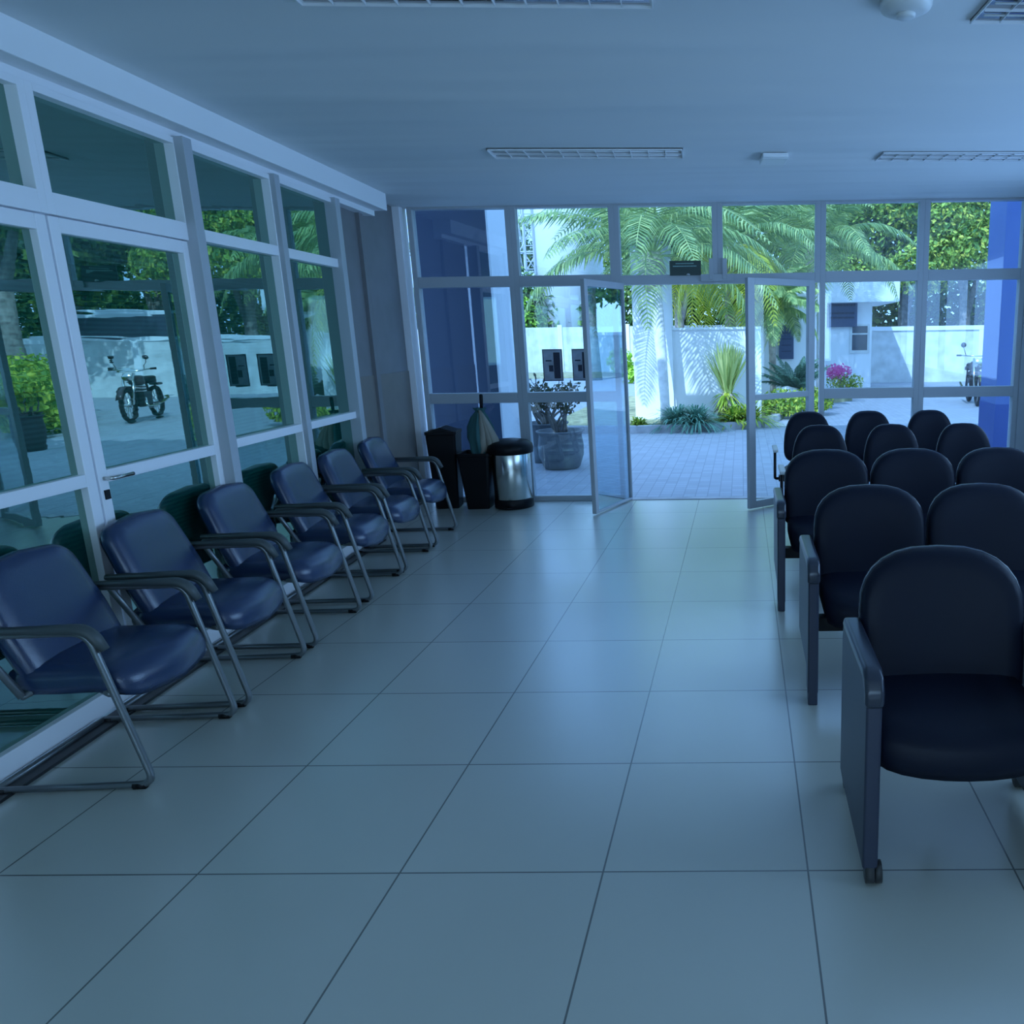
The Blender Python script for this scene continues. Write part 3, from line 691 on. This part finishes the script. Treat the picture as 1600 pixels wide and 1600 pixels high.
def palm(base, top, r0, r1, L, nf, lb, m_='palmg', white=False, elev=(-.5, 1.25), ll=.5, yl=0):
    base = Vector(base); top = Vector(top); r = tag(empty('palm_tree', base), lb, 'palm tree')
    d = top-base; P = []; rr = []
    for i in range(9):
        t = i/8; P.append(Vector((d.x*t*t*.4+d.x*t*.6, d.y*t, d.z*t))); rr.append(r0*(1.35 if i == 0 else 1)*(1-t)+r1*t)
    MB().tube(P, rr, 12).build('trunk', 'trunkw' if white else 'trunk', r, smooth=True)
    b = MB(); b.tube([P[-1]+Vector((0, 0, -.45)), P[-1]+Vector((0, 0, -.1)), P[-1]+Vector((0, 0, .2))], [r1*1.05, r1*2.0, r1*1.2], 12); b.build('crown_base', 'trunk', r, smooth=True)
    var = [frond(L, dr, 42, .04, ll, m_) for dr in (.75, 1.0, 1.25)]; vy = [frond(L*.9, 1.5, 42, .045, ll, 'palmy')]
    for i in range(nf):
        me = R.choice(var); el = elev[0]+(elev[1]-elev[0])*(i/(nf-1))
        if i < yl: me = vy[0]
        o = bpy.data.objects.new('frond', me); COL.objects.link(o); o.parent = r; o.location = P[-1]+Vector((0, 0, .1))
        o.rotation_euler = (R.uniform(-.15, .15), -el*.75, i*2.39996+R.uniform(-.2, .2))
    return r
palm((-1.33, 13.75, .04), (-1.5, 13.95, 2.72), .075, .12, 2.7, 30, 'slim pale palm trunk with feathery crown in the middle of the doorway', white=True)
palm((-.25, 16.6, .04), (-.2, 16.7, 3.05), .10, .12, 2.4, 30, 'palm with yellowish drooping fronds behind the low white wall', yl=13, elev=(-.9, 1.2))
palm((.64, 16.5, .04), (.62, 16.45, 1.95), .06, .085, 1.25, 22, 'small slender palm seen through the right door', ll=.32)
palm((1.75, 18.9, .04), (1.7, 18.9, 3.3), .13, .14, 2.6, 30, 'tall palm behind the white wall above the right door')
palm((.25, 21.5, .0), (.25, 21.5, 4.4), .14, .15, 3.0, 28, 'farther tall palm filling the panes above the entrance')
r = tag(empty('lamp_post', (1.62, 17.0, GZ)), 'thin pale post rising in front of the palms above the right door', 'post')
MB().tube([(0, 0, 0), (0, 0, 5.6)], .04, 10).build('pole', 'conc', r, smooth=True); MB().tube([(0, 0, 0), (0, 0, .12)], .08, 12).build('base_collar', 'curb', r, smooth=True)

def blades(name, n, L, w_, spread, droop, m_, parent=None, loc=None, bend_=1.0):
    vs, fs = [], []
    for i in range(n):
        a = R.uniform(0, 2*pi); el = R.uniform(*spread); l = L*R.uniform(.7, 1.1); d = Vector((math.cos(a)*math.cos(el), math.sin(a)*math.cos(el), math.sin(el))); t = Vector((-math.sin(a), math.cos(a), 0))
        b0 = Vector((R.gauss(0, .03), R.gauss(0, .03), 0)); k = len(vs)
        for j in range(5):
            q = j/4; p = b0 + d*l*q + Vector((0, 0, -droop*l*q*q)); ww = w_*(1-.25*abs(q-.35)) if j < 4 else .001
            vs += [p-t*ww/2, p+t*ww/2]
        fs += [(k+2*j, k+2*j+1, k+2*j+3, k+2*j+2) for j in range(4)]
    return raw(name, vs, fs, m_, parent, loc)
r = tag(empty('yucca', (-.28, 14.0, .05)), 'fan-shaped yucca on a shaggy stump in front of the low white wall', 'plant')
MB().tube([(0, 0, 0), (0, 0, .25), (.02, 0, .48)], [.16, .13, .10], 12).build('stump', 'trunk', r, smooth=True)
blades('shaggy_skirt', 90, .34, .03, (-.5, .5), .5, 'hedge', r, (0.01, 0, .46)); blades('shaggy_skirt', 80, .30, .03, (-1.2, -.3), .2, 'sparse', r, (0.01, 0, .34)); blades('leaf_fan', 150, .92, .035, (.95, 1.45), .02, 'yucca', r, (.02, 0, .45))
for i, (x, y, s_, lb) in enumerate(((-1.12, 13.35, 1.15, 'blue-green strappy clump at the foot of the palm trunk'), (-.76, 13.32, 1.2, 'dark blue-green strappy clump in front of the yucca'))):
    tag(blades('lily_clump', 300, .68*s_, .024, (.3, 1.35), .55, 'blueg', None, (x, y, .05)), lb, 'plant')
for i, (x, y, lb) in enumerate(((-.16, 13.65, 'yellow-green leafy clump at the right foot of the yucca'), (.13, 13.85, 'bright yellow-green bush at the left edge of the right door'), (-1.75, 13.35, 'small yellow-green grass tuft at the curb left of the palm'))):
    tag(blades('grass_clump', 220, (.62, .75, .3)[i], .03, (.3, 1.4), .5, 'hedge', None, (x, y, .05)), lb, 'plant')
r = tag(empty('cycad', (1.08, 16.0, .05)), 'dark cycad with stiff arching fronds behind the right door', 'plant')
MB().tube([(0, 0, 0), (0, 0, .3)], [.16, .14], 12).build('stump', 'trunk', r, smooth=True)
cf = [frond(.9, dr, 40, .022, .13, 'cyc') for dr in (.35, .6)]
for i in range(26):
    o = bpy.data.objects.new('frond', R.choice(cf)); COL.objects.link(o); o.parent = r; o.location = (0, 0, .3); o.rotation_euler = (R.uniform(-.2, .2), -R.uniform(.15, .95), i*2.39996)
tag(cloud('clipped_hedge', [(0, 0, .22, .50, .35, .27), (.55, .55, .22, .5, .4, .26)], 1500, .09, 'hedge', None, (.75, 14.9, .05), .3), 'low yellow-green hedge along the curb seen through the right door', 'hedge')
r = tag(empty('boulder', (.95, 15.6, .05)), 'pale rock among the plants in front of the cycad', 'rock')
b = MB(); bm = bmesh.new(); bmesh.ops.create_icosphere(bm, subdivisions=3, radius=.3)
for v in bm.verts: v.co *= 1+.22*math.sin(9*v.co.x+3)*math.cos(7*v.co.y+1)+.1*math.sin(15*v.co.z)
b.add([tuple(v.co) for v in bm.verts], [tuple(v.index for v in f.verts) for f in bm.faces]); bm.free(); b.build('stone', 'conc', r, smooth=True, loc=(0, 0, .2))
# ---- guard house
r = tag(empty('guard_house', (2.95, 22.2, GZ)), 'white flat-roofed guard house behind the pink flowers', 'building')
MB().box((-1.05, 0, 0), (.62, 2.4, 2.4)).build('wall', 'white', r)
MB().box((-1.35, -.55, 2.36), (1.25, 3.0, 2.92)).build('roof', 'white', r, bevel=.01)
wf = MB(); wf.box((.02, -.03, 1.02), (.56, .02, 1.10)); wf.box((.02, -.03, 1.75), (.56, .02, 1.80)); wf.box((.02, -.03, 1.10), (.08, .02, 1.75)); wf.box((.5, -.03, 1.10), (.56, .02, 1.75)); wf.box((.08, -.03, 1.52), (.5, .02, 1.56))
wfo = wf.build('window', 'conc', r); MB().box((.08, -.012, 1.10), (.5, -.002, 1.75)).build('pane', 'wind', wfo)
r = tag(empty('guard_sign', (2.73, 22.13, 1.70)), 'wide dark sign board with lettering on the guard house front', 'sign')
MB().box((-.42, -.04, 0), (.42, .04, .64)).build('board', 'sign', r)
b = MB()
for z, a, c in ((.55, -.36, .36), (.34, -.34, .34), (.22, -.34, .34)):
    x = a
    while x < c: wd = R.uniform(.03, .08); b.box((x, -.046, z), (min(c, x+wd), -.04, z+.05)); x += wd+.012
b.build('lettering', 'signt', r)
# ---- bougainvillea
r = tag(empty('bougainvillea', (2.45, 19.8, .0)), 'pink flowering bush in front of the guard house', 'plant')
cloud('petals', [(-.1, 0, .62, .38, .3, .20), (.12, -.1, .12, .2, .2, .12)], 700, .07, 'pink', r, None, .2); cloud('foliage', [(.1, 0, .34, .5, .35, .26)], 500, .08, 'hedge', r, None, .2)
MB().tube([(0, 0, -.02), (0, 0, .4)], .03, 8).build('stem', 'bark', r, smooth=True)
# ---- perimeter wall in panels
r = tag(empty('perimeter_wall', (0, 25.6, GZ)), 'pale concrete panel wall along the street at the right', 'wall')
for i in range(9):
    x = 3.7 + 1.95*i
    MB().box((x+.1, .03, .0), (x+1.85, .12, 1.62)).build('panel', 'conc', r); MB().box((x-.1, -.02, 0), (x+.1, .18, 1.72)).build('post', 'white', r)
MB().box((3.7, -.03, 1.62), (21.3, .19, 1.75)).build('coping', 'white', r)
r = tag(empty('far_wall', (-9, 36, GZ)), 'pale boundary wall far behind the round tank at the left', 'wall')
for i in range(7): MB().box((-8+3*i, 0, 0), (-5.2+3*i, .2, 2.0)).build('panel', 'conc', r); MB().box((-5.2+3*i, -.05, 0), (-5.0+3*i, .25, 2.1)).build('post', 'white', r)
tag(MB().box((-20, 31, GZ), (-3.5, 35.9, .0)).build('lawn_strip', 'soil'), 'strip of dry lawn before the far boundary wall', 'lawn')
# ---- tank
r = tag(empty('water_tank', (-8.25, 39.5, GZ)), 'huge white round water tank left of the open doorway', 'water tank')
MB().lathe([(1.62, 0), (1.62, 11), (1.5, 11.3), (0, 11.6)], 48).build('shell', 'tankw', r, smooth=True)
b = MB()
for x in (-.2, .2): b.tube([(x-1.6, -1.0, .4), (x-1.6, -1.0, 11)], .05, 6)
for k in range(30): b.tube([(-1.8, -1.0, .5+.35*k), (-1.4, -1.0, .5+.35*k)], .025, 6)
b.build('ladder', 'alud', r)
r = tag(empty('lattice_mast', (-11.2, 44, GZ)), 'pale steel lattice mast left of the water tank', 'mast')
for sx, sy in ((-.6, -.6), (.6, -.6), (.6, .6), (-.6, .6)): MB().tube([(sx, sy, 0), (sx*.6, sy*.6, 12)], .05, 6).build('leg', 'conc', r)
b = MB()
for k in range(8):
    z0 = k*1.5; z1 = z0+1.5; f0 = .6*(1-.4*z0/12); f1 = .6*(1-.4*z1/12)
    for (ax_, ay), (bx, by) in (((-1, -1), (1, -1)), ((1, -1), (1, 1)), ((1, 1), (-1, 1)), ((-1, 1), (-1, -1))):
        b.tube([(ax_*f0, ay*f0, z0), (bx*f1, by*f1, z1)], .035, 5); b.tube([(ax_*f1, ay*f1, z1), (bx*f1, by*f1, z1)], .035, 5)
b.build('bracing', 'conc', r)
# ---- pots
def shrub_branches(b, tips, base, n, h, spread, r0):
    for i in range(n):
        a = R.uniform(0, 2*pi); p = Vector(base)+Vector((R.gauss(0, .03), R.gauss(0, .03), 0)); d = Vector((math.cos(a)*spread, math.sin(a)*spread, 1)).normalized(); pts = [p]; 
        for k in range(5):
            p = p + d*h/5*R.uniform(.8, 1.2); d = (d + Vector((R.gauss(0, .3), R.gauss(0, .3), .12))).normalized(); pts.append(p)
            if k > 1:
                e = p + (d+Vector((R.gauss(0, .6), R.gauss(0, .6), .2))).normalized()*h*.25; b.tube([p, e], [r0*.35, r0*.15], 5); tips.append(e)
        b.tube(pts, [r0, r0*.85, r0*.65, r0*.5, r0*.35, r0*.2], 6); tips.append(pts[-1])
def pot_plant(name, x, y, rad, h, lb, n, ph, m_leaf, pm='pot', rz=0, ls=.06, lpt=3):
    r = tag(empty(name, (x, y, GZ), rz), lb, 'potted plant')
    MB().lathe([(rad*.72, 0), (rad*.80, h*.04), (rad*.98, h*.35), (rad*1.0, h*.6), (rad*.93, h*.86), (rad*.95, h*.93), (rad*1.05, h*.97), (rad*1.05, h), (rad*.92, h), (rad*.88, h*.9)], 40).build('pot', pm, r, smooth=True)
    MB().lathe([(0, h*.88), (rad*.87, h*.88), (rad*.88, h*.86)], 32).build('soil', 'potd', r)
    b = MB(); tips = []; shrub_branches(b, tips, (0, 0, h*.87), n, ph, .55, .022); b.build('branches', 'bark', r, smooth=True)
    vs, fs = [], []
    for t in tips:
        for _ in range(lpt): leaf_quads(vs, fs, t+Vector((R.gauss(0, .03), R.gauss(0, .03), R.gauss(0, .03))), Vector((R.gauss(0, 1), R.gauss(0, 1), R.gauss(0, 1)+.5)).normalized(), ls)
    raw('foliage', vs, fs, m_leaf, r); return r
pot_plant('potted_shrub', -2.22, 9.55, .275, .46, 'wide round grey pot with a bare twiggy shrub outside the glass, front one', 13, .50, 'sparse', ls=.07, lpt=5)
pot_plant('potted_shrub', -2.52, 10.1, .27, .50, 'grey pot with twiggy shrub partly hidden behind the wide round pot', 13, .55, 'sparse', ls=.07, lpt=5)
pot_plant('potted_bush', 4.16, 12.95, .21, .52, 'dark pot with a yellow-green bush beside the right porch column', 12, .42, 'hedge', 'potd', ls=.10, lpt=10)
# ---- motorcycle
def motorcycle(x, y, rz, lb):
    r = tag(empty('motorcycle', (x, y, GZ), rz), lb, 'motorcycle')      # local +x = forward
    for wx in (-.62, .64):
        wh = MB(); n = 28
        ring = [(.30+.045*math.cos(a), .045*math.sin(a)) for a in [2*pi*j/8 for j in range(8)]]
        vs = [(wx+q*math.cos(2*pi*i/n), t, .345+q*math.sin(2*pi*i/n)) for i in range(n) for q, t in ring]
        fs = [(i*8+j, i*8+(j+1) % 8, ((i+1) % n)*8+(j+1) % 8, ((i+1) % n)*8+j) for i in range(n) for j in range(8)]
        wh.add(vs, fs); wo = wh.build('wheel', 'rubber', r, smooth=True)
        sp = MB()
        for i in range(10): sp.tube([(wx, 0, .345), (wx+.27*math.cos(i*.628), 0, .345+.27*math.sin(i*.628))], .008, 5)
        sp.tube([(wx, -.06, .345), (wx, .06, .345)], .05, 10); sp.build('spokes', 'steel', wo)
    fk = MB()
    for s_ in (-.085, .085): fk.tube([(.64, s_, .345), (.40, s_, 1.0)], .022, 8)
    fk.build('front_fork', 'steel', r, smooth=True)
    fd = MB()
    vs = []
    for i in range(9):
        a = .35+2.0*i/8
        for s_ in (-.06, 0, .06): vs.append((.64+.385*math.cos(a), s_, .345+.385*math.sin(a)+(.015 if s_ == 0 else 0)))
    fd.add(vs, [(i*3+j, i*3+j+1, (i+1)*3+j+1, (i+1)*3+j) for i in range(8) for j in range(2)]); f_ = fd.build('front_fender', 'biker', r, smooth=True); f_.modifiers.new('t', 'SOLIDIFY').thickness = .01
    hb = MB(); hb.tube(bend([(.22, -.36, 1.06), (.38, -.14, 1.05), (.38, .14, 1.05), (.22, .36, 1.06)], .08), .013, 8); ho = hb.build('handlebar', 'steel', r, smooth=True)
    for s_ in (-1, 1):
        MB().tube([(.24, s_*.33, 1.06), (.19, s_*.42, 1.06)], .019, 8).build('grip', 'blk', ho, smooth=True)
        mi = MB(); mi.tube([(.30, s_*.24, 1.06), (.30, s_*.30, 1.24)], .007, 6); mi.tube([(.295, s_*.30, 1.28), (.315, s_*.30, 1.28)], .055, 12); mi.build('mirror', 'bike', ho, smooth=True)
    MB().lathe([(0, -.06), (.05, -.055), (.09, -.02), (.10, .03), (.092, .045), (0, .05)], 20).build('headlight', 'steel', r, smooth=True)
    hl = [o for o in r.children if o.name.startswith('headlight')][-1]; hl.rotation_euler = (0, pi/2, 0); hl.location = (.46, 0, .90)
    o = [(.12+.20*math.cos(a), .13*math.sin(a)) for a in [2*pi*j/20 for j in range(20)]]
    MB().cushion(o, [(.6, -.10), (.95, -.07), (1, 0), (.92, .06), (.6, .10), (.2, .11)], lambda u, v, d: (u, v, .83+d), (.12, 0)).build('fuel_tank', 'biker', r, smooth=True)
    o = [(-.34+.34*math.cos(a), .125*math.sin(a)) for a in [2*pi*j/20 for j in range(20)]]
    MB().cushion(o, [(.8, -.04), (1, -.02), (1, .02), (.9, .045), (.5, .05)], lambda u, v, d: (u, v, .80+d+.08*max(0, -u-.35)), (-.34, 0)).build('seat', 'blk', r, smooth=True)
    en = MB(); en.box((-.16, -.13, .28), (.2, .13, .56)); [en.box((-.05, -.10, .56+.03*k), (.17, .10, .575+.03*k)) for k in range(6)]; en.build('engine', 'bike', r, bevel=.02)
    fr = MB(); fr.tube(bend([(.40, 0, .95), (.28, 0, .50), (.15, 0, .26), (-.2, 0, .26), (-.32, 0, .55), (-.30, 0, .78), (.38, 0, .86)], .06), .022, 8)
    for s_ in (-.08, .08): fr.tube([(-.62, s_, .345), (-.2, s_, .36)], .018, 6); fr.tube([(-.58, s_, .36), (-.46, s_, .78)], .02, 6)
    fr.build('frame', 'bike', r, smooth=True)
    MB().tube(bend([(.16, -.12, .46), (.22, -.17, .28), (-.2, -.18, .28), (-.75, -.19, .42)], .06), [.018]*4+[.018]*8+[.035]*2 if False else .028, 8).build('exhaust', 'steel', r, smooth=True)
    MB().box((-.86, -.09, .70), (-.62, .09, .78)).build('tail', 'biker', r, bevel=.02)
    MB().tube([(0, .1, .28), (-.06, .28, .02)], .012, 6).build('kickstand', 'steel', r)
motorcycle(5.1, 17.6, -1.70, 'dark motorcycle parked outside beyond the right end of the glass front')
# ---- greenery to the right, mirrored in the left glazing
tag(cloud('shrub_hedge', [(0, 0, .5, .8, .7, .55), (.8, 1.3, .55, .9, .9, .6), (1.7, 2.6, .6, 1.0, .9, .65), (2.6, 3.9, .7, 1.1, 1.0, .75)], 4200, .16, 'hedge', None, (5.45, 14.9, GZ), .35), 'yellow-green shrub hedge mirrored in the left door glass', 'hedge')
def tree(x, y, h, blobs, n, size, m_, lb, tr=.22, fork=True):
    r = tag(empty('tree', (x, y, GZ)), lb, 'tree', 'broadleaf trees beyond the wall')
    b = MB(); b.tube([(0, 0, 0), (.08, 0, h*.3), (-.05, .05, h*.62)], [tr*1.3, tr, tr*.7], 10)
    if fork: b.tube([(.06, 0, h*.28), (.5, .1, h*.55), (.9, .1, h*.85)], [tr*.7, tr*.5, tr*.25], 8); b.tube([(0, 0, h*.45), (-.6, -.1, h*.7), (-.9, 0, h*.95)], [tr*.6, tr*.4, tr*.2], 8)
    b.build('trunk', 'bark', r, smooth=True)
    cloud('foliage', blobs, n, size, m_, r, None, .45); return r
for tx, ty, lb in ((15.0, 32.5, 'dense dark tree mirrored in the left door glass, behind the twin trunks'), (16.5, 21.5, 'dense dark tree mirrored in the left-most door pane'), (18.5, 25.5, 'far dense tree mirrored in the left-most door pane'), (6.6, 33.5, 'dense tree behind the motorcycle, mirrored in the narrow green windows'), (21, 17, 'dense tree mirrored at the left picture edge')):
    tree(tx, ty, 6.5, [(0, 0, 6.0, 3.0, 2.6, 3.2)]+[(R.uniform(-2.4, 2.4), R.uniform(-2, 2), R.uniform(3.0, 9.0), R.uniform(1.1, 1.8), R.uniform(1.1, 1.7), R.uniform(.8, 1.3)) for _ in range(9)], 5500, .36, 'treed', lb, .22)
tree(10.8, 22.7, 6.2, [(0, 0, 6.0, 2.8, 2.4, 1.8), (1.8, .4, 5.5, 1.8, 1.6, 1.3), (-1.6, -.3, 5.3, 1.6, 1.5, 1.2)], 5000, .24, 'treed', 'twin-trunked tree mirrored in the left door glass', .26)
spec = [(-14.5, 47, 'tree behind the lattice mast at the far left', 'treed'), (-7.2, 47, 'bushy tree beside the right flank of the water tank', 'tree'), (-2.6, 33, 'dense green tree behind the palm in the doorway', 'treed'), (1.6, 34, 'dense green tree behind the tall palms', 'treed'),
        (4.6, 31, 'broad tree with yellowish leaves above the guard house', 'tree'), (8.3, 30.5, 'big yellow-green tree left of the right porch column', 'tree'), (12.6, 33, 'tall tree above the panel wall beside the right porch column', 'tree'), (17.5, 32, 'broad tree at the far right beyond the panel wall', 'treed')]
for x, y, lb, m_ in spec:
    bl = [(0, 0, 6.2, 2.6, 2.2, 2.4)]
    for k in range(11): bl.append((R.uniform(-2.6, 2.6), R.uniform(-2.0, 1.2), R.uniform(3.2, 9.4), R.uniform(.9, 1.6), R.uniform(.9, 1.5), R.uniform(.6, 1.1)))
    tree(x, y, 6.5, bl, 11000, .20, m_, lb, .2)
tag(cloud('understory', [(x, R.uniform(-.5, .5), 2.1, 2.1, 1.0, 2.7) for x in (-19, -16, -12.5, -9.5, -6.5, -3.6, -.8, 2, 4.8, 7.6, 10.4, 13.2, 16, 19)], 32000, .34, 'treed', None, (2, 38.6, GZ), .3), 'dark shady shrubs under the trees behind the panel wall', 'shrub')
tag(cloud('shrub', [(0, 0, .75, .45, .4, .45), (.35, .1, .35, .5, .4, .4)], 900, .16, 'lime', None, (-4.1, 27, GZ), .2), 'small lime-green shrub before the white wall, seen through the left door', 'shrub')
tag(cloud('shrub', [(0, 0, 1.8, .95, .8, 1.85)], 1500, .24, 'lime', None, (-10.3, 37.6, GZ), .2), 'bright lime-green bush rising over the far wall left of the tank', 'shrub')
# ---- van parked beyond the hedge (mirrored in the left glazing)
r = tag(empty('van', (11.0, 28.2, GZ), 0), 'pale van behind the street wall, mirrored in the left door glass', 'van'); r.scale = (.95, 1.1, 1.3)
P = [(-2.3, .35), (2.3, .35), (2.35, 1.0), (1.75, 1.15), (1.2, 1.95), (-2.2, 2.0), (-2.35, 1.2)]
MB().prism(P, lambda p: (p[0], -.9, p[1]), lambda p: (p[0], .9, p[1])).build('body', 'vanw', r, bevel=.06)
MB().prism([(1.55, 1.2), (1.12, 1.85), (-2.0, 1.88), (-2.1, 1.25)], lambda p: (p[0], -.91, p[1]), lambda p: (p[0], .91, p[1])).build('window', 'wind', r)
for x in (-1.5, 1.5):
    for y in (-.78, .78): MB().tube([(x, y-.1, .34), (x, y+.1, .34)], .34, 20).build('wheel', 'rubber', r, smooth=True)
